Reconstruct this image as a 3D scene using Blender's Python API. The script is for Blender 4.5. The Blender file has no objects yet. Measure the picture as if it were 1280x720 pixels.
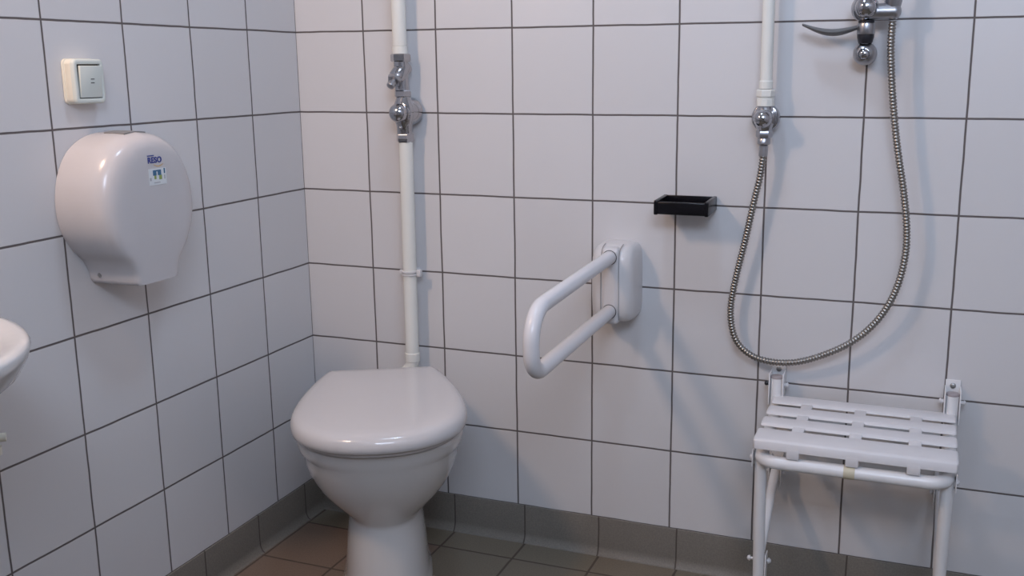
import bpy, bmesh, math, random
from mathutils import Vector, Matrix
random.seed(4)
PI = math.pi
S = bpy.context.scene
COL = S.collection

# ------------------------------------------------------------------ materials
def new_mat(name):
    m = bpy.data.materials.new(name); m.use_nodes = True
    nt = m.node_tree
    return m, nt, nt.nodes['Principled BSDF']

def plain(name, col, rough=0.4, metal=0.0, mottle=0.02, scale=30.0, coat=0.0, spec=0.5, bump=0.0):
    m, nt, b = new_mat(name)
    tc = nt.nodes.new('ShaderNodeTexCoord')
    nz = nt.nodes.new('ShaderNodeTexNoise'); nz.inputs['Scale'].default_value = scale; nz.inputs['Detail'].default_value = 4
    nt.links.new(tc.outputs['Object'], nz.inputs['Vector'])
    mx = nt.nodes.new('ShaderNodeMix'); mx.data_type = 'RGBA'
    lo = [max(0, c * (1 - mottle * 2)) for c in col]; hi = [min(1, c * (1 + mottle * 2)) for c in col]
    mx.inputs['A'].default_value = (*lo, 1); mx.inputs['B'].default_value = (*hi, 1)
    nt.links.new(nz.outputs['Fac'], mx.inputs['Factor'])
    nt.links.new(mx.outputs['Result'], b.inputs['Base Color'])
    b.inputs['Roughness'].default_value = rough
    b.inputs['Metallic'].default_value = metal
    b.inputs['Coat Weight'].default_value = coat
    b.inputs['Coat Roughness'].default_value = 0.08
    b.inputs['Specular IOR Level'].default_value = spec
    if bump:
        bp = nt.nodes.new('ShaderNodeBump'); bp.inputs['Strength'].default_value = bump; bp.inputs['Distance'].default_value = 0.002
        nt.links.new(nz.outputs['Fac'], bp.inputs['Height']); nt.links.new(bp.outputs['Normal'], b.inputs['Normal'])
    return m

class N:
    """tiny helper to chain math nodes"""
    def __init__(s, nt): s.nt = nt
    def m(s, op, a, b=None, c=None):
        n = s.nt.nodes.new('ShaderNodeMath'); n.operation = op
        for i, v in enumerate((a, b, c)):
            if v is None: continue
            if isinstance(v, (int, float)): n.inputs[i].default_value = v
            else: s.nt.links.new(v, n.inputs[i])
        return n.outputs[0]

def tile_mat(name, axes, pitch, origin, grout_w, tile_a, tile_b, grout, rough, tilt=0.012, bump=0.6, speckle=0.0, only_a=False, skip=None, warm_left=False):
    """square tiles with real-scale joints, read from object coordinates"""
    m, nt, b = new_mat(name); q = N(nt)
    tc = nt.nodes.new('ShaderNodeTexCoord')
    sp = nt.nodes.new('ShaderNodeSeparateXYZ'); nt.links.new(tc.outputs['Object'], sp.inputs[0])
    wob = nt.nodes.new('ShaderNodeTexNoise'); wob.inputs['Scale'].default_value = 9; wob.inputs['Detail'].default_value = 3
    nt.links.new(tc.outputs['Object'], wob.inputs['Vector'])
    wo = q.m('MULTIPLY', q.m('SUBTRACT', wob.outputs['Fac'], 0.5), 0.0035)
    ed, cells = [], []
    for k in range(1 if only_a else 2):
        v = q.m('ADD', sp.outputs[axes[k]], wo)
        v = q.m('DIVIDE', q.m('SUBTRACT', v, origin[k]), pitch[k])
        cells.append(q.m('FLOOR', v)); fr = q.m('FRACT', v)
        ed.append(q.m('MULTIPLY', q.m('MINIMUM', fr, q.m('SUBTRACT', 1.0, fr)), pitch[k]))
    e = ed[0] if only_a else q.m('MINIMUM', ed[0], ed[1])
    if skip is not None: e = q.m('ADD', e, q.m('LESS_THAN', sp.outputs[axes[0]], skip))
    mr = nt.nodes.new('ShaderNodeMapRange'); mr.interpolation_type = 'SMOOTHSTEP'
    nt.links.new(e, mr.inputs['Value']); mr.inputs['From Min'].default_value = grout_w * 0.38; mr.inputs['From Max'].default_value = grout_w * 0.68
    cb = nt.nodes.new('ShaderNodeCombineXYZ'); nt.links.new(cells[0], cb.inputs[0])
    if not only_a: nt.links.new(cells[1], cb.inputs[1])
    wn = nt.nodes.new('ShaderNodeTexWhiteNoise'); wn.noise_dimensions = '3D'; nt.links.new(cb.outputs[0], wn.inputs['Vector'])
    mx = nt.nodes.new('ShaderNodeMix'); mx.data_type = 'RGBA'
    mx.inputs['A'].default_value = (*tile_a, 1); mx.inputs['B'].default_value = (*tile_b, 1)
    fac = wn.outputs['Value']
    if warm_left:   # tiles on the left, past the back strip, lean to the redder colour
        red = q.m('MULTIPLY', q.m('LESS_THAN', cells[0], 1.5), q.m('LESS_THAN', cells[1], -.5))
        fac = q.m('ADD', q.m('MULTIPLY', fac, .25), q.m('MULTIPLY', q.m('SUBTRACT', 1.0, red), .75))
    nt.links.new(fac, mx.inputs['Factor'])
    colr = mx.outputs['Result']
    fine = nt.nodes.new('ShaderNodeTexNoise'); fine.inputs['Scale'].default_value = 260; fine.inputs['Detail'].default_value = 3
    nt.links.new(tc.outputs['Object'], fine.inputs['Vector'])
    if speckle:
        hs = nt.nodes.new('ShaderNodeHueSaturation'); nt.links.new(colr, hs.inputs['Color'])
        nt.links.new(q.m('ADD', q.m('MULTIPLY', fine.outputs['Fac'], speckle), 1 - speckle / 2), hs.inputs['Value'])
        colr = hs.outputs['Color']
    g = nt.nodes.new('ShaderNodeMix'); g.data_type = 'RGBA'
    g.inputs['A'].default_value = (*grout, 1); nt.links.new(colr, g.inputs['B']); nt.links.new(mr.outputs[0], g.inputs['Factor'])
    nt.links.new(g.outputs['Result'], b.inputs['Base Color'])
    nt.links.new(q.m('SUBTRACT', 0.85, q.m('MULTIPLY', mr.outputs[0], 0.85 - rough)), b.inputs['Roughness'])
    # normals: joint recess plus a slight lean of each tile
    bp = nt.nodes.new('ShaderNodeBump'); bp.inputs['Strength'].default_value = bump; bp.inputs['Distance'].default_value = 0.0015
    und = nt.nodes.new('ShaderNodeTexNoise'); und.inputs['Scale'].default_value = 22; nt.links.new(tc.outputs['Object'], und.inputs['Vector'])
    nt.links.new(q.m('ADD', mr.outputs[0], q.m('MULTIPLY', und.outputs['Fac'], 0.25)), bp.inputs['Height'])
    va = nt.nodes.new('ShaderNodeVectorMath'); va.operation = 'SUBTRACT'; nt.links.new(wn.outputs['Color'], va.inputs[0]); va.inputs[1].default_value = (.5, .5, .5)
    vs = nt.nodes.new('ShaderNodeVectorMath'); vs.operation = 'SCALE'; nt.links.new(va.outputs[0], vs.inputs[0]); vs.inputs['Scale'].default_value = tilt
    vd = nt.nodes.new('ShaderNodeVectorMath'); vd.operation = 'ADD'; nt.links.new(bp.outputs['Normal'], vd.inputs[0]); nt.links.new(vs.outputs[0], vd.inputs[1])
    vn = nt.nodes.new('ShaderNodeVectorMath'); vn.operation = 'NORMALIZE'; nt.links.new(vd.outputs[0], vn.inputs[0])
    nt.links.new(vn.outputs[0], b.inputs['Normal'])
    return m

TA, TB, GR = (.625, .605, .602), (.655, .635, .632), (.125, .105, .10)
M = {
 'tile_back': tile_mat('white_wall_tile_x', (0, 2), (.2, .1997), (-.0033, .1), 0.0038, TA, TB, GR, .33),
 'tile_left': tile_mat('white_wall_tile_y', (1, 2), (.2, .1997), (0.0002, .1), 0.0038, TA, TB, GR, .33),
 'floor': tile_mat('brown_floor_tile', (0, 1), (.2, .2), (.02, -.1), .0055, (.20, .138, .102), (.17, .148, .108), (.085, .064, .048), .6, .006, .5, .6, warm_left=True),
 'base_back': tile_mat('grey_cove_tile_x', (0, 0), (.2, .2), (.016, 0), .0036, (.185, .165, .14), (.20, .18, .152), (.085, .07, .058), .55, .004, .5, .6, True, skip=.1),
 'base_left': tile_mat('grey_cove_tile_y', (1, 1), (.2045, .2), (-.0835, 0), .0036, (.185, .165, .14), (.20, .18, .152), (.085, .07, .058), .55, .004, .5, .6, True),
 'ceiling': plain('matt_white_paint', (.78, .77, .75), .9),
 'china': plain('white_china', (.63, .612, .60), .12, coat=.3, mottle=.008, scale=6),
 'lidplastic': plain('white_gloss_plastic', (.60, .572, .565), .14, mottle=.01, scale=5),
 'seamgrey': plain('seam_shadow_grey', (.30, .285, .285), .6),
 'gap': plain('dark_gap', (.06, .055, .05), .7),
 'whiteplastic': plain('white_plastic', (.64, .618, .615), .28, mottle=.008, scale=8),
 'dispenser': plain('off_white_dispenser_plastic', (.57, .535, .53), .22, mottle=.008, scale=8),
 'railwhite': plain('white_nylon_tube', (.70, .68, .69), .25, mottle=.008, scale=8),
 'cream': plain('cream_plastic', (.75, .71, .60), .35, mottle=.015, scale=14),
 'switchgrey': plain('pale_grey_green_plastic', (.66, .68, .62), .35, mottle=.01),
 'pipe': plain('white_painted_pipe', (.76, .745, .69), .25, mottle=.02, scale=9, bump=.08),
 'chrome': plain('chrome', (.45, .45, .47), .10, 1.0, mottle=.03, scale=18),
 'satin': plain('satin_chrome', (.42, .42, .44), .33, 1.0, mottle=.04, scale=30),
 'hose': plain('steel_hose', (.30, .28, .255), .30, 1.0, mottle=.05, scale=60),
 'black': plain('black_gloss_plastic', (.006, .0055, .0075), .22, mottle=.1, spec=.25),
 'darkrubber': plain('black_plastic', (.015, .015, .02), .4),
 'greylever': plain('grey_plastic', (.13, .13, .13), .42, mottle=.05),
 'seat': plain('white_slat_plastic', (.68, .655, .655), .42, mottle=.02, scale=20),
 'frame': plain('white_powder_coat', (.77, .755, .75), .28, mottle=.01),
 'yellowtape': plain('yellowed_plastic_band', (.60, .54, .40), .5),
 'zinc': plain('zinc_screw', (.42, .41, .40), .35, .9),
 'tubecap': plain('mauve_grey_cap', (.36, .31, .31), .5),
 'greylatch': plain('grey_latch', (.22, .21, .20), .4, mottle=.2, scale=60),
 'blueink': plain('blue_ink', (.025, .045, .25), .5),
 'orangeink': plain('orange_ink', (.65, .42, .16), .5),
 'stickerwhite': plain('sticker_white', (.70, .71, .71), .4),
 'tealink': plain('teal_ink', (.04, .14, .25), .5),
 'greenink': plain('green_ink', (.28, .36, .10), .5),
 'greyink': plain('grey_ink', (.42, .42, .43), .5),
 'red': plain('red_plastic', (.30, .02, .015), .35),
}

# ------------------------------------------------------------------ mesh helpers
def fin(name, bm, mat, parent=None, angle=35, loc=None, matrix=None):
    bmesh.ops.recalc_face_normals(bm, faces=bm.faces)
    for f in bm.faces: f.smooth = True
    me = bpy.data.meshes.new(name); bm.to_mesh(me); bm.free()
    if angle is not None: me.set_sharp_from_angle(angle=math.radians(angle))
    me.materials.append(M[mat])
    o = bpy.data.objects.new(name, me); COL.objects.link(o)
    if parent: o.parent = parent
    if matrix: o.matrix_local = matrix
    if loc: o.location = loc
    return o

def thing(name, label, cat, loc=(0, 0, 0), rotz=0, group=None):
    o = bpy.data.objects.new(name, None); COL.objects.link(o)
    o.empty_display_size = .05
    o.location = loc; o.rotation_euler = (0, 0, rotz)
    o['label'] = label; o['category'] = cat
    if group: o['group'] = group
    return o

def struct(name, bm, mat, angle=35):
    o = fin(name, bm, mat, None, angle); o['kind'] = 'structure'; return o

def box(bm, c, s, bev=0.0, seg=3, rot=None):
    r = bmesh.ops.create_cube(bm, size=1.0)
    vs = r['verts']
    bmesh.ops.scale(bm, vec=s, verts=vs)
    if bev:
        ed = list({e for v in vs for e in v.link_edges})
        b = bmesh.ops.bevel(bm, geom=ed, offset=bev, segments=seg, profile=.5, affect='EDGES')
        vs = list({v for v in vs if v.is_valid} | {v for f in b['faces'] for v in f.verts})
    if rot is not None: bmesh.ops.rotate(bm, matrix=rot, cent=(0, 0, 0), verts=vs)
    bmesh.ops.translate(bm, vec=c, verts=vs)
    return vs

def rings(bm, R, closed=True, cap=True):
    """loft a list of rings (each a list of points)"""
    V = [[bm.verts.new(p) for p in r] for r in R]
    n = len(V[0])
    for a, b in zip(V, V[1:]):
        for i in range(n if closed else n - 1):
            j = (i + 1) % n
            bm.faces.new((a[i], a[j], b[j], b[i]))
    if cap:
        for e in (V[0], V[-1]):
            try: bm.faces.new(e)
            except ValueError: pass
    return V

def frame_of(d):
    d = d.normalized()
    a = Vector((0, 0, 1)) if abs(d.z) < .9 else Vector((0, 1, 0))
    x = d.cross(a).normalized(); y = d.cross(x).normalized()
    return x, y

def lathe(bm, prof, o, axis, n=32, phase=0.0):
    """prof: (radius, distance along axis)"""
    o = Vector(o); ax = Vector(axis).normalized(); x, y = frame_of(ax)
    R = []
    for r, h in prof:
        r = max(r, 1e-5)
        R.append([o + ax * h + (x * math.cos(2 * PI * k / n + phase) + y * math.sin(2 * PI * k / n + phase)) * r for k in range(n)])
    rings(bm, R)

def dome(r, h, n=7, sink=0.0):
    return [(r * math.cos(PI / 2 * k / n), sink + h * math.sin(PI / 2 * k / n)) for k in range(n + 1)]

def hexnut(bm, o, axis, r, h, phase=0.0):
    lathe(bm, [(r * .9, 0), (r, h * .14), (r, h * .86), (r * .9, h)], o, axis, 6, phase)

def catmull(P, per=8, closed=False):
    P = [Vector(p) for p in P]; out = []; n = len(P)
    for i in range(n if closed else n - 1):
        if closed: a, b, c, d = P[i - 1], P[i], P[(i + 1) % n], P[(i + 2) % n]
        else:
            b, c = P[i], P[i + 1]
            a = P[i - 1] if i else b * 2 - c
            d = P[i + 2] if i + 2 < n else c * 2 - b
        for k in range(per):
            t = k / per
            out.append(.5 * ((2 * b) + (c - a) * t + (2 * a - 5 * b + 4 * c - d) * t * t + (3 * b - a - 3 * c + d) * t ** 3))
    if not closed: out.append(P[-1])
    return out

def fillet(P, rad, seg=8):
    """polyline with rounded corners"""
    P = [Vector(p) for p in P]; out = [P[0]]
    rads = rad if isinstance(rad, tuple) else (rad,) * len(P)
    for rad, a, b, c in zip(rads, P, P[1:], P[2:]):
        u = (a - b).normalized(); v = (c - b).normalized()
        ang = u.angle(v); d = min(rad / math.tan(ang / 2), (a - b).length * .49, (c - b).length * .49)
        r = d * math.tan(ang / 2); s = b + u * d; e = b + v * d
        cen = b + (u + v).normalized() * (r / math.sin(ang / 2))
        p0 = s - cen; p1 = e - cen; tot = p0.angle(p1); ax = p0.cross(p1).normalized()
        for k in range(seg + 1):
            out.append(cen + Matrix.Rotation(tot * k / seg, 3, ax) @ p0)
    out.append(P[-1]); return out

def tube(bm, path, rad, n=16, radf=None):
    path = [Vector(p) for p in path]
    T = []
    for i in range(len(path)):
        a = path[max(i - 1, 0)]; b = path[min(i + 1, len(path) - 1)]
        T.append((b - a).normalized())
    x, y = frame_of(T[0]); R = []
    for i, p in enumerate(path):
        t = T[i]
        x = (x - t * x.dot(t)).normalized(); y = t.cross(x)
        r = radf(i) if radf else rad
        R.append([p + (x * math.cos(2 * PI * k / n) + y * math.sin(2 * PI * k / n)) * r for k in range(n)])
    rings(bm, R)

def resample(path, step):
    out = [path[0]]; acc = 0.0
    for a, b in zip(path, path[1:]):
        L = (b - a).length; d = step - acc
        while d <= L:
            out.append(a.lerp(b, d / L)); d += step
        acc = (acc + L) % step
    return out

# ------------------------------------------------------------------ room shell
RX, RY, RZ = 2.7, -2.75, 2.5
def slab(name, lo, hi, mat):
    bm = bmesh.new()
    box(bm, [(a + b) / 2 for a, b in zip(lo, hi)], [b - a for a, b in zip(lo, hi)])
    return struct(name, bm, mat)
slab('wall_back', (-.12, 0, 0), (RX + .12, .12, RZ), 'tile_back')
slab('wall_left', (-.12, RY, 0), (0, 0, RZ), 'tile_left')
slab('wall_right', (RX, RY, 0), (RX + .12, 0, RZ), 'tile_left')
slab('wall_front', (-.12, RY - .12, 0), (RX + .12, RY, RZ), 'tile_back')
slab('floor', (-.12, RY - .12, -.1), (RX + .12, .12, 0), 'floor')
slab('ceiling', (-.12, RY - .12, RZ), (RX + .12, .12, RZ + .1), 'ceiling')

def cove(name, run, mat):
    """skirting tile with a hollow foot; profile is (out from wall, height)"""
    prof = [(0, .1005), (.0012, .1010), (.0026, .1000), (.003, .0980), (.0032, .026), (.0033, .021), (.0040, .017), (.0058, .0115), (.0080, .0072), (.0105, .0036), (.0130, .0016), (.0145, .0012), (.0150, 0), (0, 0)]
    bm = bmesh.new()
    a, b = run
    rings(bm, [[a(d, h) for d, h in prof], [b(d, h) for d, h in prof]])
    return struct(name, bm, mat, 14)
cove('baseboard_back', (lambda d, h: (0, -d, h), lambda d, h: (RX, -d, h)), 'base_back')
cove('baseboard_left', (lambda d, h: (d, 0, h), lambda d, h: (d, RY, h)), 'base_left')

# ------------------------------------------------------------------ toilet (its own frame: x to the right, -y forward)
U = Vector((.48, -.877, 0)).normalized()
rz = math.atan2(U.y, U.x) + PI / 2
T0 = Vector((.286, -.128, 0))
toilet = thing('toilet', 'white floor-standing toilet with closed lid standing in the tiled corner', 'toilet', T0, rz)
def outline(half, n=10):
    """half: (forward, half width) points from back centre to front centre -> closed smooth ring of (x,y)"""
    P = catmull([(w, -f, 0) for f, w in half], n)
    ring = [(p.x, p.y) for p in P]
    return ring + [(-x, y) for x, y in reversed(ring[1:-1])]
lid_half = [(.030, 0), (.030, .060), (.0302, .118), (.036, .1335), (.075, .1495), (.13, .166), (.20, .1825), (.27, .1915), (.33, .1915), (.385, .178), (.43, .151), (.465, .110), (.487, .058), (.494, 0)]
LO = outline(lid_half, 6)
def scaled(ring, s, z, cy=-.27, tilt=0.0, off=0.0):
    out = []
    for x, y in ring:
        d = Vector((x, y - cy)); L = d.length
        f = s if off == 0 else (L - off) / L
        xx, yy = d.x * f, cy + d.y * f
        out.append((xx, yy, z + tilt * (yy + .49)))
    return out
bm = bmesh.new()
tl = .030
prof = [(.014, .0000), (.006, .0005), (.002, .004), (.0, .011), (.0005, .018), (.003, .026), (.008, .032), (.016, .0370), (.028, .0400), (.05, .0415), (.09, .0425), (.15, .043)]
rings(bm, [scaled(LO, 1, .4345 + h, tilt=tl * min(1, h / .02), off=o) for o, h in prof])
fin('lid', bm, 'lidplastic', toilet, 60)
bm = bmesh.new()
rings(bm, [scaled(LO, 1, .4245 + h, off=o) for o, h in [(.020, 0), (.0165, .001), (.015, .004), (.016, .0080), (.024, .0095)]])
fin('seat', bm, 'lidplastic', toilet, 60)
for s in (-1, 1):
    bm = bmesh.new(); lathe(bm, [(.011, -.02), (.012, -.018), (.012, .018), (.011, .02)], (s * .075, -.024, .437), (1, 0, 0), 16)
    fin('hinge', bm, 'whiteplastic', toilet)
def ov(z, b, f, w, sq=2.2, n=56, wpos=.5):
    """egg ring from forward=b to forward=f with half width w"""
    c = b + (f - b) * wpos; R = []
    for k in range(n):
        t = 2 * PI * k / n; cx, sy = math.cos(t), math.sin(t)
        x = w * math.copysign(abs(cx) ** (2 / sq), cx)
        L = (f - c) if sy > 0 else (c - b)
        y = L * math.copysign(abs(sy) ** (2 / sq), sy)
        R.append((x, -(c + y), z))
    return R
bm = bmesh.new()
spec = [ # z, back, front, half width, squareness, widest position
 (.000, -.02, .358, .107, 2.6, .45), (.010, -.02, .358, .107, 2.6, .45), (.020, -.02, .352, .102, 2.6, .45), (.04, -.02, .346, .100, 2.6, .45), (.08, -.02, .340, .096, 2.6, .5),
 (.13, -.02, .334, .0915, 2.6, .5), (.17, -.02, .330, .087, 2.5, .5), (.190, -.02, .329, .0845, 2.4, .5), (.198, -.02, .330, .0855, 2.4, .5), (.204, -.025, .334, .0905, 2.3, .5), (.216, -.03, .343, .1015, 2.3, .5),
 (.235, -.030, .358, .1185, 2.3, .52), (.26, -.030, .377, .1375, 2.3, .54), (.285, -.030, .395, .1515, 2.3, .56), (.31, -.030, .411, .1615, 2.3, .57), (.335, -.030, .425, .1685, 2.3, .58), (.36, -.030, .437, .1725, 2.3, .6), (.376, -.030, .444, .1735, 2.3, .6),
 (.382, -.030, .447, .176, 2.3, .6), (.390, -.030, .451, .1825, 2.3, .6), (.398, -.030, .454, .1845, 2.3, .6), (.41, -.030, .459, .1855, 2.3, .6), (.418, -.030, .463, .1855, 2.3, .6), (.4225, -.030, .460, .1825, 2.3, .6), (.4235, -.030, .45, .172, 2.3, .6)]
rings(bm, [ov(z, b, f, w, sq, wpos=wp) for z, b, f, w, sq, wp in spec])
fin('bowl', bm, 'china', toilet, 55)

# ------------------------------------------------------------------ flush pipe with its valves
fp = thing('flush_pipe', 'white painted flush pipe with chrome valves running down the wall to the toilet', 'pipe', (.326, 0, 0))
PY = -.045
def P(x, y, z): return (x - .326, y, z)
bm = bmesh.new()
lathe(bm, [(.0172, 0), (.0172, RZ - 1.2625)], P(.3225, PY, 1.2600), (0, 0, 1), 28)
lathe(bm, [(.0172, 0), (.0186, .001), (.0186, .018), (.0172, .019)], P(.3225, PY, 1.2405), (0, 0, 1), 28)
fin('upper_pipe', bm, 'pipe', fp)
bm = bmesh.new()
hexnut(bm, P(.3235, PY, 1.2225), (0, 0, 1), .0245, .0185, .3)
fin('union_nut', bm, 'chrome', fp)
bm = bmesh.new()   # stop valve, a slanted Y body
tube(bm, [P(.324, PY, 1.225), P(.325, PY, 1.15)], .0175, 24)
lathe(bm, [(.020, -.018), (.021, -.012), (.0195, .022), (.016, .028)], P(.324, PY, 1.200), (-.16, -.76, -.62), 24)
lathe(bm, [(.0155, 0), (.0155, .024)], P(.3255, PY, 1.150), (0, 0, 1), 8, .2)
sv = fin('stop_valve', bm, 'chrome', fp)
bm = bmesh.new()
hexnut(bm, P(.3205, PY - .0200, 1.1835), (-.16, -.76, -.62), .0185, .012)
lathe(bm, [(.0095, 0), (.0095, .016)] + dome(.0095, .004, 4, .016), P(.3185, PY - .0295, 1.1757), (-.16, -.76, -.62), 18)
fin('bonnet', bm, 'satin', sv)
bm = bmesh.new()
hexnut(bm, P(.326, PY, 1.1385), (0, 0, 1), .0215, .0165, .1)
fin('union_nut', bm, 'chrome', fp)
bm = bmesh.new()   # push-button flush valve
lathe(bm, [(.0165, .036), (.019, .030), (.021, .024), (.026, .014), (.0285, .002), (.0275, -.012), (.024, -.022), (.020, -.032), (.0185, -.0525)], P(.328, PY, 1.1035), (0, 0, 1), 36)
lathe(bm, [(.033, 0), (.0345, .004), (.0345, .016), (.0335, .024), (.031, .032), (.0275, .040), (.025, .046)], P(.328, -.010, 1.1030), (0, -1, 0), 36)
fv = fin('flush_valve', bm, 'chrome', fp)
bm = bmesh.new()
lathe(bm, [(.0235, -.004), (.0245, .0), (.0245, .006), (.0215, .007), (.0215, .011), (.0225, .012)] + dome(.0225, .018, 8, .016), P(.328, -.060, 1.1015), (0, -1, 0), 36)
fin('push_button', bm, 'chrome', fv)
bm = bmesh.new()
lathe(bm, dome(.005, .006, 4), P(.328, PY - .019, 1.066), (0, -1, .1), 14)
fin('adjusting_screw', bm, 'satin', fv)
bm = bmesh.new()
hexnut(bm, P(.329, PY, 1.030), (0, 0, 1), .0225, .0215, .15)
fin('union_nut', bm, 'chrome', fp)
inl = T0 + Matrix.Rotation(rz, 3, 'Z') @ Vector((.014, .062, .400))
bm = bmesh.new()
path = fillet([P(.330, PY, 1.035), P(.3275, PY, .458), P(inl.x, inl.y, inl.z)], .042, 10)
tube(bm, path, .0172, 24)
lathe(bm, [(.0172, 0), (.0188, .001), (.0188, .022), (.0172, .023)], P(.3277, PY, .472), (0, 0, 1), 28)
fin('lower_pipe', bm, 'pipe', fp)
bm = bmesh.new()
for dz in (0, .007): lathe(bm, [(.0185, 0), (.0205, .0008), (.0205, .0042), (.0185, .005)], P(.3285, PY, .697 + dz), (0, 0, 1), 28)
box(bm, P(.353, PY + .004, .703), (.012, .014, .018), .003)
box(bm, P(.303, PY + .004, .703), (.010, .010, .012), .003)
tube(bm, [P(.3285, 0, .703), P(.3285, -.03, .703)], .005, 12)
fin('pipe_clip', bm, 'whiteplastic', fp)

# ------------------------------------------------------------------ toilet-roll dispenser on the left wall
DY, DZ0 = -.684, .797
disp = thing('toilet_roll_dispenser', 'round white jumbo toilet roll dispenser on the left wall below the switch', 'dispenser', (0, DY, DZ0))
half = [(0, .294), (.048, .286), (.092, .260), (.120, .216), (.131, .164), (.125, .114), (.104, .074), (.080, .048), (.0675, .026), (.063, .006), (.059, 0), (0, 0)]
hp = catmull([(w, z, 0) for w, z in half[:-2]], 6) + [Vector((.059, 0, 0)), Vector((.03, 0, 0)), Vector((0, 0, 0))]
hp = [(p.x, p.y) for p in hp]
full = hp + [(-w, z) for w, z in reversed(hp[1:-1])]
bm = bmesh.new()
R = []
for x, o in [(.012, .0), (.030, .0), (.060, .0), (.082, .0012), (.095, .0042), (.105, .009), (.1125, .0155), (.1170, .0235), (.1198, .034), (.1212, .048), (.1218, .075)]:
    r = []
    for w, z in full:
        k = 1 - o / .131 * min(1, .68 + z / .3)
        zt = z * (1 - o * .9 / .293)
        r.append((x - (.004 * max(0, 1 - z / .1)), w * k, zt))
    R.append(r)
rings(bm, R)
cover = fin('cover', bm, 'dispenser', disp, 60)
bm = bmesh.new()
rings(bm, [[(x, w * k, z * k + .293 * (1 - k) * .35) for w, z in full] for x, k in ((.0008, .985), (.013, .985))])
fin('back_plate', bm, 'dispenser', disp, 40)
bm = bmesh.new()
R = []
for i in range(9):
    yy = -.028 + .056 * i / 8
    zz = .2935 - (yy / .1) ** 2 * .034
    R.append([(.036, yy, zz - .004), (.036, yy, zz + .0015), (.086, yy, zz + .0005), (.086, yy, zz - .006)])
rings(bm, R)
fin('latch', bm, 'greylatch', disp, 40)
bm = bmesh.new()
lathe(bm, [(.0045, -.006), (.0045, .001), (.003, .0016), (.001, .0005)], (.028, -.0655, .018), (0, -1, 0), 14)
fin('screw', bm, 'zinc', disp)
FX = .1222
def flat(bm, y0, y1, z0, z1, x=FX, t=.0006):
    box(bm, (x, (y0 + y1) / 2, (z0 + z1) / 2), (t, y1 - y0, z1 - z0))
def letters(body, size, y, z, parent, mat, name, x=FX):
    cu = bpy.data.curves.new(name, 'FONT'); cu.body = body; cu.size = size; cu.extrude = .0003; cu.offset = size * .03; cu.space_character = 1.06
    tmp = bpy.data.objects.new(name, cu); COL.objects.link(tmp)
    bpy.context.view_layer.update()
    me = bpy.data.meshes.new_from_object(tmp.evaluated_get(bpy.context.evaluated_depsgraph_get()))
    bpy.data.objects.remove(tmp); bpy.data.curves.remove(cu)
    o = bpy.data.objects.new(name, me); COL.objects.link(o)
    me.materials.clear(); me.materials.append(M[mat])
    o.parent = parent
    o.matrix_local = Matrix(((0, 0, 1, x), (1, 0, 0, y), (0, 1, 0, z), (0, 0, 0, 1)))
    return o
letters('RESO', .0155, -.0125, .2335, cover, 'blueink', 'lettering')
bm = bmesh.new(); flat(bm, -0.0125, 0.0055, .2467, .2485)
fin('fine_print', bm, 'blueink', cover)
bm = bmesh.new()
Rg = []
for i in range(9):
    t = i / 8; y = .003 + .026 * t; z = .230 - .0035 * math.sin(PI * t); k = .0006 + .0006 * math.sin(PI * t)
    Rg.append([(FX - .0003, y, z - k), (FX + .0003, y, z - k), (FX + .0003, y, z + k * .5), (FX - .0003, y, z + k * .5)])
rings(bm, Rg)
fin('swoosh', bm, 'orangeink', cover)
bm = bmesh.new(); flat(bm, -0.0125, 0.0355, .190, .222, FX - .0002)
stk = fin('sticker', bm, 'stickerwhite', cover)
bm = bmesh.new(); flat(bm, -0.0010, 0.0085, .2085, .219); flat(bm, 0.0120, 0.0215, .2085, .219); flat(bm, 0.0085, 0.0120, .2160, .219); flat(bm, 0.0290, 0.0325, .211, .221)
fin('picture', bm, 'tealink', stk)
bm = bmesh.new(); flat(bm, 0.0150, 0.0230, .2000, .2085); flat(bm, 0.0020, 0.0075, .2015, .2085)
fin('picture', bm, 'greenink', stk)
bm = bmesh.new(); flat(bm, 0.0005, 0.0175, .1935, .1955); flat(bm, -0.0105, -0.0060, .199, .205); flat(bm, 0.0290, 0.0320, .200, .208)
fin('fine_print', bm, 'greyink', stk)

# ------------------------------------------------------------------ light switch
SY, SZ = -.7265, 1.1865
sw = thing('light_switch', 'cream surface-mounted rocker light switch on the tiled left wall', 'light switch', (0, SY, SZ))
def rrect(w, h, r, n=6):
    out = []
    for cx, cy, a0 in ((w - r, h - r, 0), (-w + r, h - r, PI / 2), (-w + r, -h + r, PI), (w - r, -h + r, 1.5 * PI)):
        for k in range(n + 1):
            a = a0 + PI / 2 * k / n; out.append((cx + r * math.cos(a), cy + r * math.sin(a)))
    return out
bm = bmesh.new()
rings(bm, [[(x, a, b) for a, b in rrect(.0385 - o, .0425 - o, .010)] for x, o in ((.0008, .0), (.006, .0), (.0065, .0012), (.0085, .0014), (.009, .001), (.020, .0012), (.0225, .0016))])
fin('housing', bm, 'cream', sw, 40)
bm = bmesh.new()
outer = rrect(.0375, .0415, .009); inner = rrect(.0285, .0320, .002)
prof = [(outer, 0, .0215), (outer, 0, .026), (outer, .0012, .0282), (outer, .003, .0292), (inner, -.0012, .0292), (inner, 0, .0285), (inner, 0, .0225), (outer, .004, .0215)]
V = rings(bm, [[(x, a * (1 - o / .0385), b * (1 - o / .0425)) for a, b in rg] for rg, o, x in prof], cap=False)
fin('frame', bm, 'switchgrey', sw, 40)
bm = bmesh.new()
rk = box(bm, (0, 0, 0), (.006, .053, .0595), .0012, 2)
bmesh.ops.rotate(bm, matrix=Matrix.Rotation(math.radians(4), 3, 'Y'), cent=(0, 0, 0), verts=bm.verts[:])
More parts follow.
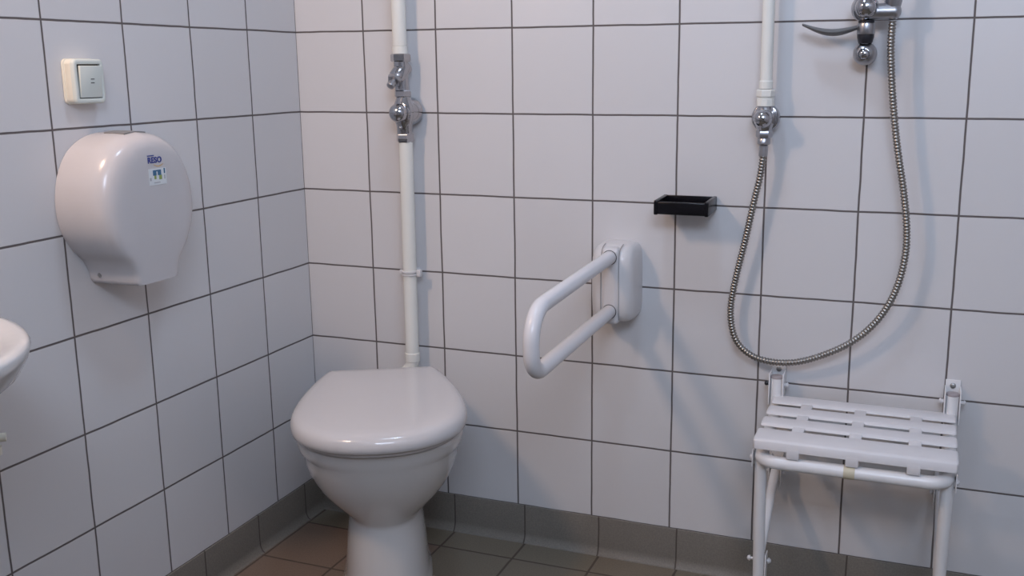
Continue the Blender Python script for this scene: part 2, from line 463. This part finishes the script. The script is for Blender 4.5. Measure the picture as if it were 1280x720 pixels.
bmesh.ops.translate(bm, vec=(.0285, .001, -.0005), verts=bm.verts[:])
rocker = fin('rocker', bm, 'switchgrey', sw, 40)
bm = bmesh.new()
for dz in (-.0028, .0042): box(bm, (.0316 + dz * .07, .004, dz), (.0008, .0088, .0017))
fin('marking', bm, 'gap', rocker)
bm = bmesh.new(); box(bm, (.0226, 0, 0), (.0008, .0565, .0635)); fin('recess', bm, 'gap', sw)

# ------------------------------------------------------------------ wash basin at the left edge
basin = thing('wash_basin', 'white china wash basin on the left wall at the edge of the photo', 'wash basin', (0, -1.440, .850))
def bring(ax, ay, z, cx=.10, back=.0015, n=64, sq=2.15):
    R = []
    for k in range(n):
        t = 2 * PI * k / n
        c, s = math.cos(t), math.sin(t)
        x = cx + ax * math.copysign(abs(c) ** (2 / sq), c); y = ay * math.copysign(abs(s) ** (2 / sq), s)
        R.append((max(back, x), y, z))
    return R
bm = bmesh.new()
sp = [(.05, .05, -.215, .08), (.09, .085, -.205, .08), (.15, .13, -.18, .085), (.23, .19, -.135, .09), (.31, .245, -.085, .095), (.36, .277, -.045, .1), (.376, .288, -.02, .1), (.380, .291, -.006, .1), (.376, .288, .0, .1),
      (.366, .279, .0015, .1)]
inn = [(.345, .262, -.006, .1, .05), (.30, .235, -.03, .10, .07), (.24, .195, -.075, .10, .08), (.17, .14, -.115, .10, .09), (.09, .08, -.135, .10, .09), (.022, .022, -.14, .10, .09)]
rings(bm, [bring(a, b, z, c) for a, b, z, c in sp] + [bring(a, b, z, c, bk) for a, b, z, c, bk in inn])
fin('bowl', bm, 'china', basin, 60)
bm = bmesh.new()
lathe(bm, [(.018, .0), (.018, .06), (.030, .062), (.030, .115), (.024, .125), (.024, .15)], (.20, .0, -.17), (0, 0, -1), 24)
tube(bm, [(.20, .0, -.26), (.10, .0, -.26), (.002, .0, -.26)], .016, 18)
fin('drain_trap', bm, 'cream', basin)
bm = bmesh.new()
lathe(bm, [(.012, 0), (.012, .016), (.008, .018), (.008, .05), (.011, .05), (.011, .062)], (.285, .205, -.128), (0, 0, -1), 18)
lathe(bm, [(.0065, 0), (.0065, .018)], (.285, .205, -.165), (.7, .7, 0), 12)
fin('mounting_bolt', bm, 'cream', basin)

# ------------------------------------------------------------------ fold-down grab rail
gr = thing('grab_rail', 'white fold-down grab rail hinged on the wall right of the toilet', 'grab rail', (.87, 0, .72))
bm = bmesh.new()
def gring(z, hw, d, rr):
    pts = []
    pts += [(-hw, -.0006)]
    for k in range(9):
        a = PI + PI / 2 * k / 8
        pts.append((-hw + rr + rr * math.cos(a), -d + rr * .95 + rr * .95 * math.sin(a)))
    for k in range(9):
        a = 1.5 * PI + PI / 2 * k / 8
        pts.append((hw - rr + rr * math.cos(a), -d + rr * .95 + rr * .95 * math.sin(a)))
    pts += [(hw, -.0006)]
    return [(x, y, z) for x, y in pts]
prof = [(-.093, .030, .050, .02), (-.092, .036, .062, .024), (-.087, .0425, .079, .028), (-.079, .047, .090, .030), (-.065, .0495, .0955, .031), (-.03, .0505, .0975, .032), (.03, .0505, .0975, .032),
        (.058, .0495, .0955, .031), (.072, .047, .090, .030), (.082, .0425, .079, .028), (.0875, .036, .062, .024), (.089, .030, .050, .02)]
rings(bm, [gring(*p) for p in prof])
hous = fin('housing', bm, 'whiteplastic', gr, 50)
bm = bmesh.new()
box(bm, (0, -.0505, -.0035), (.0405, .0995, .178), .010, 5)
fin('front_panel', bm, 'whiteplastic', gr, 50)
for s in (-1, 1):
    bm = bmesh.new()
    pth = [(s * .0212, -.0930, -.082), (s * .0212, -.0970, -.062), (s * .0212, -.0985, -.03), (s * .0212, -.0985, .03), (s * .0212, -.0965, .060), (s * .0212, -.0910, .077), (s * .0212, -.080, .0855), (s * .0212, -.062, .0895)]
    tube(bm, catmull(pth, 4), .0009, 8)
    fin('seam', bm, 'seamgrey', gr)
zu, zl = .0655, -.0605
arm = fillet([(0, -.07, zu), (0, -.586, zu - .016), (0, -.586, zl - .013), (0, -.07, zl)], (.072, .046), 12)
bm = bmesh.new(); tube(bm, arm, .0156, 24)
fin('rail', bm, 'railwhite', gr, 60)
for z in (zu - .001, zl - .001):
    bm = bmesh.new(); lathe(bm, [(.0150, 0), (.0170, 0), (.0170, .0010), (.0150, .0010)], (0, -.1003, z), (0, -1, 0), 28)
    fin('collar', bm, 'gap', gr)

# ------------------------------------------------------------------ soap dish
sd = thing('soap_dish', 'black open box soap dish mounted on the wall beside the shower pipe', 'soap dish', (1.0305, 0, .905))
bm = bmesh.new()
W, D, H, t = .122, .0965, .032, .009
box(bm, (-W / 2 + t / 2, -D / 2 - .001, 0), (t, D, H), .0022, 3)
box(bm, (W / 2 - t / 2, -D / 2 - .001, 0), (t, D, H), .0022, 3)
box(bm, (0, -D + t / 2 + .0008, -.001), (W - t, t, H - .004), .003, 4)
box(bm, (0, -.0045, 0), (W - t, .007, H - .002), .0015, 2)
bmesh.ops.rotate(bm, matrix=Matrix.Rotation(math.radians(1.6), 3, 'X'), cent=(0, -.001, 0), verts=bm.verts[:])
fin('dish_frame', bm, 'black', sd)
bm = bmesh.new(); box(bm, (0, -D / 2 - .001, -H / 2 + .006), (W - t * 1.6, D - t * 1.6, .006), .001)
fin('tray', bm, 'black', sd)

# ------------------------------------------------------------------ shower supply pipe with stop valve
spx = 1.1965
sh = thing('shower_pipe', 'cream shower supply pipe with a chrome stop valve at its foot', 'pipe', (spx, 0, 0))
bm = bmesh.new()
tube(bm, [(-.003, -.042, RZ - .003), (0, -.042, 1.165)], .0128, 24)
lathe(bm, [(.0128, 0), (.0145, .001), (.0145, .016), (.0128, .018)], (0, -.042, 1.1585), (0, 0, 1), 24)
fin('pipe', bm, 'pipe', sh)
bm = bmesh.new(); hexnut(bm, (0, -.042, 1.1415), (0, 0, 1), .0195, .0165, .2); fin('union_nut', bm, 'pipe', sh)
bm = bmesh.new(); lathe(bm, [(.0175, 0), (.0185, .001), (.0185, .017), (.017, .018)], (0, -.042, 1.1225), (0, 0, 1), 10); fin('union_nut', bm, 'pipe', sh)
bm = bmesh.new()
lathe(bm, [(.015, .026), (.0175, .02), (.020, .01), (.020, -.012), (.0165, -.022), (.014, -.028)], (0, -.042, 1.0975), (0, 0, 1), 28)
lathe(bm, [(.029, 0), (.0305, .003), (.0305, .010), (.0285, .014)], (0, -.020, 1.0975), (0, -1, 0), 36)
sv = fin('stop_valve', bm, 'chrome', sh)
bm = bmesh.new()
for i, r in enumerate((.0272, .0245, .0218)): lathe(bm, [(r - .003, 0), (r, .001), (r, .0045), (r - .003, .0055)], (0, -.034 - .0065 * i, 1.0975), (0, -1, 0), 32)
lathe(bm, [(.0165, 0), (.0185, .004), (.0195, .012)] + dome(.0195, .019, 8, .018), (0, -.053, 1.0975), (0, -1, 0), 36)
kn = fin('knob', bm, 'chrome', sv)
bm = bmesh.new(); lathe(bm, dome(.004, .001, 3), (.002, -.0895, 1.0965), (0, -1, 0), 12); fin('screw', bm, 'gap', kn)
bm = bmesh.new(); hexnut(bm, (0, -.042, 1.0565), (0, 0, 1), .0175, .0155, .15); fin('union_nut', bm, 'satin', sh)
bm = bmesh.new(); lathe(bm, [(.0115, 0), (.014, .002), (.014, .012), (.012, .015)], (0, -.042, 1.0415), (0, 0, 1), 10); fin('union_nut', bm, 'satin', sh)

# ------------------------------------------------------------------ slide rail with its hand-shower holder
sr = thing('shower_slide_rail', 'chrome shower slide rail with a grey lever beside the shower pipe', 'shower rail', (1.3935, 0, 1.23))
RYY = -.052
bm = bmesh.new()
lathe(bm, [(.0215, 0), (.0225, .002), (.0225, .030)] + dome(.0235, .022, 8, .042), (0, -.0008, 0), (0, -1, 0), 36)
wm = fin('wall_mount', bm, 'satin', sr)
bm = bmesh.new()
lathe(bm, [(.0125, -.010), (.0125, .0012), (.0115, .0018), (.0105, .0012)] + dome(.0100, .006, 6, .001), (0, -.0645, -.001), (0, -1, 0), 28)
fin('cap', bm, 'chrome', wm)
bm = bmesh.new(); lathe(bm, [(.0095, .012), (.0095, .70)], (0, RYY + .006, 0), (0, 0, 1), 24); fin('rail', bm, 'chrome', sr)
bm = bmesh.new()
lathe(bm, [(.0125, .020), (.0140, .0215), (.0165, .032), (.0168, .038)], (0, RYY, 0), (0, 0, 1), 28); fin('sleeve', bm, 'darkrubber', sr)
bm = bmesh.new()
lathe(bm, [(.0170, .038), (.0176, .039), (.0176, .056), (.0168, .0595), (.0150, .061)], (0, RYY, 0), (0, 0, 1), 28); sl = fin('slider', bm, 'satin', sr)
bm = bmesh.new(); lathe(bm, [(.013, .061), (.0158, .0612), (.0158, .065), (.012, .0655)], (0, RYY, 0), (0, 0, 1), 28); fin('ring', bm, 'darkrubber', sl)
bm = bmesh.new()
lathe(bm, [(.0275 * math.cos(a), .0275 * math.sin(a)) for a in [(-.45 + .9 * k / 16) * PI for k in range(17)]], (-.004, RYY, .089), (0, 0, 1), 32)
hold = fin('clamp', bm, 'chrome', sr)
bm = bmesh.new()
lathe(bm, [(.014, 0), (.0215, .006)] + dome(.0215, .020, 8, .012), (.000, RYY - .018, .090), (0, -1, 0), 32)
fin('clamp_knob', bm, 'chrome', hold)
bm = bmesh.new()
lathe(bm, [(.0160, 0), (.0165, .030), (.0165, .048)] + dome(.0165, .012, 6, .048), (.006, RYY - .006, .0815), (1, 0, 0), 28)
lathe(bm, [(.0140, .006), (.0155, .012), (.0175, .022), (.0155, .024)], (.050, RYY - .006, .0830), (0, 0, 1), 28)
fin('holder_arm', bm, 'satin', hold)
bm = bmesh.new()   # curved lever
Rg = []
for i in range(21):
    t = i / 20
    x = -.013 - .112 * t
    z = .0525 - .0115 * math.sin(PI * t) ** 1.1 + .0065 * t ** 2
    hw = .008 + .013 * math.sin(PI * min(t * .9 + .02, 1)) ** .8
    th = .0024 + .0050 * math.sin(PI * min(1, t * .85 + .12)) ** 1.2
    n = 14
    Rg.append([(x, RYY - .002 + hw * math.cos(2 * PI * k / n), z + th * math.sin(2 * PI * k / n)) for k in range(n)])
rings(bm, Rg)
fin('lever', bm, 'greylever', sl, 50)
bm = bmesh.new()
lathe(bm, [(.0215, 0), (.0225, .002), (.0225, .030)] + dome(.0235, .022, 8, .042), (0, -.0008, .71), (0, -1, 0), 36)
fin('wall_mount', bm, 'satin', sr)

hs = thing('hand_shower', 'chrome hand shower standing in the slide rail holder, cut off by the top edge', 'hand shower', (1.4435, -.058, 1.3375))
bm = bmesh.new(); tube(bm, [(0, 0, .003), (0, -.004, .06), (.004, -.016, .15), (.008, -.034, .20)], .011, 20, lambda i: (.0105, .0115, .013, .014)[i]); fin('handle', bm, 'chrome', hs, 60)
bm = bmesh.new(); lathe(bm, [(.014, 0), (.036, .012), (.040, .024), (.036, .028), (.002, .028)], (.008, -.026, .212), (.1, -.85, -.5), 32); fin('spray_head', bm, 'satin', hs)
bm = bmesh.new(); lathe(bm, [(.0108, .009), (.0118, .0095), (.0118, .013), (.0108, .0135)], (0, -.0005, 0), (0, 0, 1), 24); fin('ring', bm, 'red', hs)

# ------------------------------------------------------------------ shower hose
hz = thing('shower_hose', 'ribbed steel shower hose hanging in a loop from the stop valve', 'hose', (1.32, 0, .56))
pts = [(1.1965, -.042, 1.030), (1.1950, -.042, 1.005), (1.1900, -.042, .965), (1.1805, -.041, .9200), (1.1640, -.039, .8320), (1.1480, -.036, .7580), (1.1370, -.034, .6930), (1.1365, -.034, .6480),
       (1.1470, -.036, .6070), (1.1695, -.038, .5790), (1.2060, -.040, .5620), (1.2590, -.041, .5590), (1.3110, -.042, .5715), (1.3775, -.043, .6045), (1.4255, -.044, .6430), (1.4625, -.046, .6925),
       (1.4860, -.048, .7500), (1.4975, -.050, .8155), (1.4970, -.051, .8745), (1.4865, -.052, .9495), (1.4735, -.053, 1.0150), (1.4620, -.054, 1.0800), (1.4512, -.056, 1.1600), (1.4440, -.057, 1.2380), (1.4437, -.058, 1.2935)]
path = catmull(pts, 24)
path = resample([Vector((p.x - 1.32, p.y, p.z - .56)) for p in path], .0017)
bm = bmesh.new()
tube(bm, path, 0, 12, lambda i: (.0077, .0077, .0068, .0053)[i % 4])
fin('hose', bm, 'hose', hz, None)
bm = bmesh.new()
lathe(bm, [(.0075, 0), (.0095, .001), (.0095, .022), (.008, .024)], (1.1958 - 1.32, -.042, 1.0162 - .56), (.03, 0, 1), 20)
fin('ferrule', bm, 'satin', hz)

# ------------------------------------------------------------------ fold-up shower seat
SX = 1.430
st = thing('folding_shower_bench', 'white slatted fold-down shower seat on tubular legs under the hose loop', 'shower seat', (SX, 0, 0))
hw = .190
zt, y0, pitch = .482, -.036, .0745
for i in range(4):
    bm = bmesh.new()
    yb = y0 - pitch * i
    lip = .0215 if i == 3 else .0070
    dep = .068 if i == 3 else .0470
    # flat top, softened front edge, front lip, hollow underside: (back to front, height)
    prof = [(0, -.010), (0, -.0025), (-.0015, -.0006), (-.004, 0), (-dep + .007, 0), (-dep + .003, -.0010), (-dep + .0008, -.0034), (-dep, -.0045), (-dep - .0006, -lip + .001), (-dep + .0006, -lip), (-dep + .003, -lip), (-dep + .004, -.005), (-.004, -.005), (-.004, -.010)]
    Rg = []
    for x, k in ((-hw, .004), (-hw + .0015, .0015), (-hw + .005, 0), (hw - .005, 0), (hw - .0015, .0015), (hw, .004)):
        Rg.append([(x, yb + (a - k if a > -.01 else a + k), zt + (b - k * .6 if b > -.004 else b)) for a, b in prof])
    rings(bm, Rg)
    fin('slat', bm, 'seat', st, 40)
for x in (-.112, .0, .112):
    bm = bmesh.new()
    box(bm, (x, y0 - .138, zt - .0070), (.024, .262, .0105), .0015, 2)
    box(bm, (x, y0 - .2905, zt - .0250), (.024, .0035, .020), .001, 2)
    fin('cross_rib', bm, 'seat', st)
r = .0133
fz = .4330
bm = bmesh.new()
pth = fillet([(-.1855, -.034, .523), (-.1855, -.036, fz), (-.1785, -.318, fz), (.1745, -.318, fz), (.1815, -.036, fz), (.1815, -.034, .523)], .038, 8)
tube(bm, pth, r, 18)
fin('seat_frame', bm, 'frame', st, 60)
bm = bmesh.new(); lathe(bm, [(r + .0004, -.0105), (r + .001, -.0095), (r + .001, .0095), (r + .0004, .0105)], (-.004, -.318, fz), (1, 0, 0), 24); fin('band', bm, 'yellowtape', st)
for x in (-.1855, .1815):
    bm = bmesh.new(); lathe(bm, [(.0136, -.002), (.0138, 0), (.0125, .003), (.004, .004)], (x, -.034, .5225), (0, 0, 1), 20); fin('tube_cap', bm, 'tubecap', st)
for x in (-.1855, .1815):   # upper wall brackets
    bm = bmesh.new()
    box(bm, (x, -.0022, .503), (.030, .0028, .085), .0008, 2)
    for s in (-1, 1):
        box(bm, (x + s * .0150, -.025, .496), (.0026, .046, .072), .0008, 2)
    wb = fin('wall_bracket', bm, 'frame', st)
    bm = bmesh.new(); lathe(bm, [(.0062, 0)] + dome(.0062, .003, 4, .001), (x, -.0036, .5325), (0, -1, 0), 16); fin('screw', bm, 'zinc', wb)
    for s in (-1, 1):
        bm = bmesh.new(); lathe(bm, [(.0045, 0), (.0045, .006)] + dome(.006, .005, 4, .006), (x + s * .0163, -.034, .506), (s, 0, 0), 14)
        fin('hinge_pin', bm, 'darkrubber' if (x < 0 and s < 0) else 'whiteplastic', wb)
for x, s in ((-.1785, -1), (.1745, 1)):
    bm = bmesh.new(); tube(bm, [(x, -.290, .437), (x, -.2385, .012)], .0121, 18); lg = fin('leg', bm, 'frame', st, 60)
    bm = bmesh.new(); lathe(bm, [(.0125, 0), (.0145, .002), (.0145, .02), (.0125, .024)], (x, -.2372, .0008), (0, -.115, 1), 20); fin('foot', bm, 'whiteplastic', lg)
    # plates that hold the leg to the frame, with a pin through them
    for q in (-1, 1):
        bm = bmesh.new(); box(bm, (x + q * .0148, -.292, .430), (.0022, .026, .036), .001, 2); fin('hinge_plate', bm, 'frame', lg)
    bm = bmesh.new(); lathe(bm, dome(.0058, .006, 4), (x + s * .0158, -.294, .430), (s, 0, 0), 14); fin('hinge_pin', bm, 'whiteplastic', lg)
    # lower knuckle
    bm = bmesh.new()
    box(bm, (x - s * .0145, -.2545, .167), (.0024, .026, .075), .001, 2)
    fin('hinge_plate', bm, 'frame', lg)
    for q in (-1, 1):
        bm = bmesh.new(); lathe(bm, [(.003, -.006), (.003, 0)] + dome(.0062, .007, 5), (x + q * .0185, -.2545, .187), (q, 0, 0), 14); fin('hinge_pin', bm, 'whiteplastic', lg)
for x, s in ((-.1800, -1), (.1730, 1)):   # lower wall brackets with the folding struts
    bm = bmesh.new()
    box(bm, (x, -.0022, .300), (.028, .0028, .075), .0008, 2)
    for q in (-1, 1): box(bm, (x + q * .0130, -.026, .297), (.0024, .046, .066), .0008, 2)
    wb = fin('wall_bracket', bm, 'frame', st)
    for q in (-1, 1):
        bm = bmesh.new(); lathe(bm, [(.0035, 0), (.0035, .003)] + dome(.006, .006, 4, .003), (x + q * .0142, -.034, .297), (q, 0, 0), 14); fin('hinge_pin', bm, 'whiteplastic', wb)
    bm = bmesh.new(); tube(bm, [(x, -.030, .306), (x + s * .001, -.225, .192)], .0105, 18); fin('strut', bm, 'frame', st, 60)

# ------------------------------------------------------------------ light
def area(name, loc, target, sx, sy, power, col):
    L = bpy.data.lights.new(name, 'AREA'); L.shape = 'RECTANGLE'; L.size = sx; L.size_y = sy; L.energy = power; L.color = col
    o = bpy.data.objects.new(name, L); COL.objects.link(o); o.location = loc
    d = Vector(target) - Vector(loc); o.rotation_euler = d.to_track_quat('-Z', 'Y').to_euler()
    return o
area('mirror_lamp', (.10, -1.50, 1.98), (.70, -.2, .4), .13, .20, 9.8, (1.0, .69, .48))
area('ceiling_lamp', (.95, -.74, 2.46), (.95, -.66, 0), .22, .22, 7.0, (.56, .74, 1.0))
area('window_daylight', (1.80, -2.70, 2.20), (1.95, 0, 1.95), 1.0, .5, 30.5, (.65, .775, 1.0))
w = bpy.data.worlds.new('World'); S.world = w; w.use_nodes = True
w.node_tree.nodes['Background'].inputs['Color'].default_value = (.7, .75, .8, 1)
w.node_tree.nodes['Background'].inputs['Strength'].default_value = .1

# ------------------------------------------------------------------ camera
cam = bpy.data.cameras.new('camera'); co = bpy.data.objects.new('camera', cam); COL.objects.link(co)
cam.sensor_fit = 'HORIZONTAL'; cam.sensor_width = 36.0
cam.lens = 1250.63 / 1280 * 36
cam.shift_x = -40.33 / 1280; cam.shift_y = -11.56 / 1280
cam.clip_start = .02
co.location = (1.523, -2.2331, 1.2059); co.rotation_euler = (1.3630, .0067, .3621)
S.camera = co
S.view_settings.view_transform = 'Standard'; S.view_settings.look = 'None'
S.view_settings.gamma = 1; S.view_settings.use_curve_mapping = False
S.view_settings.exposure = 0.0
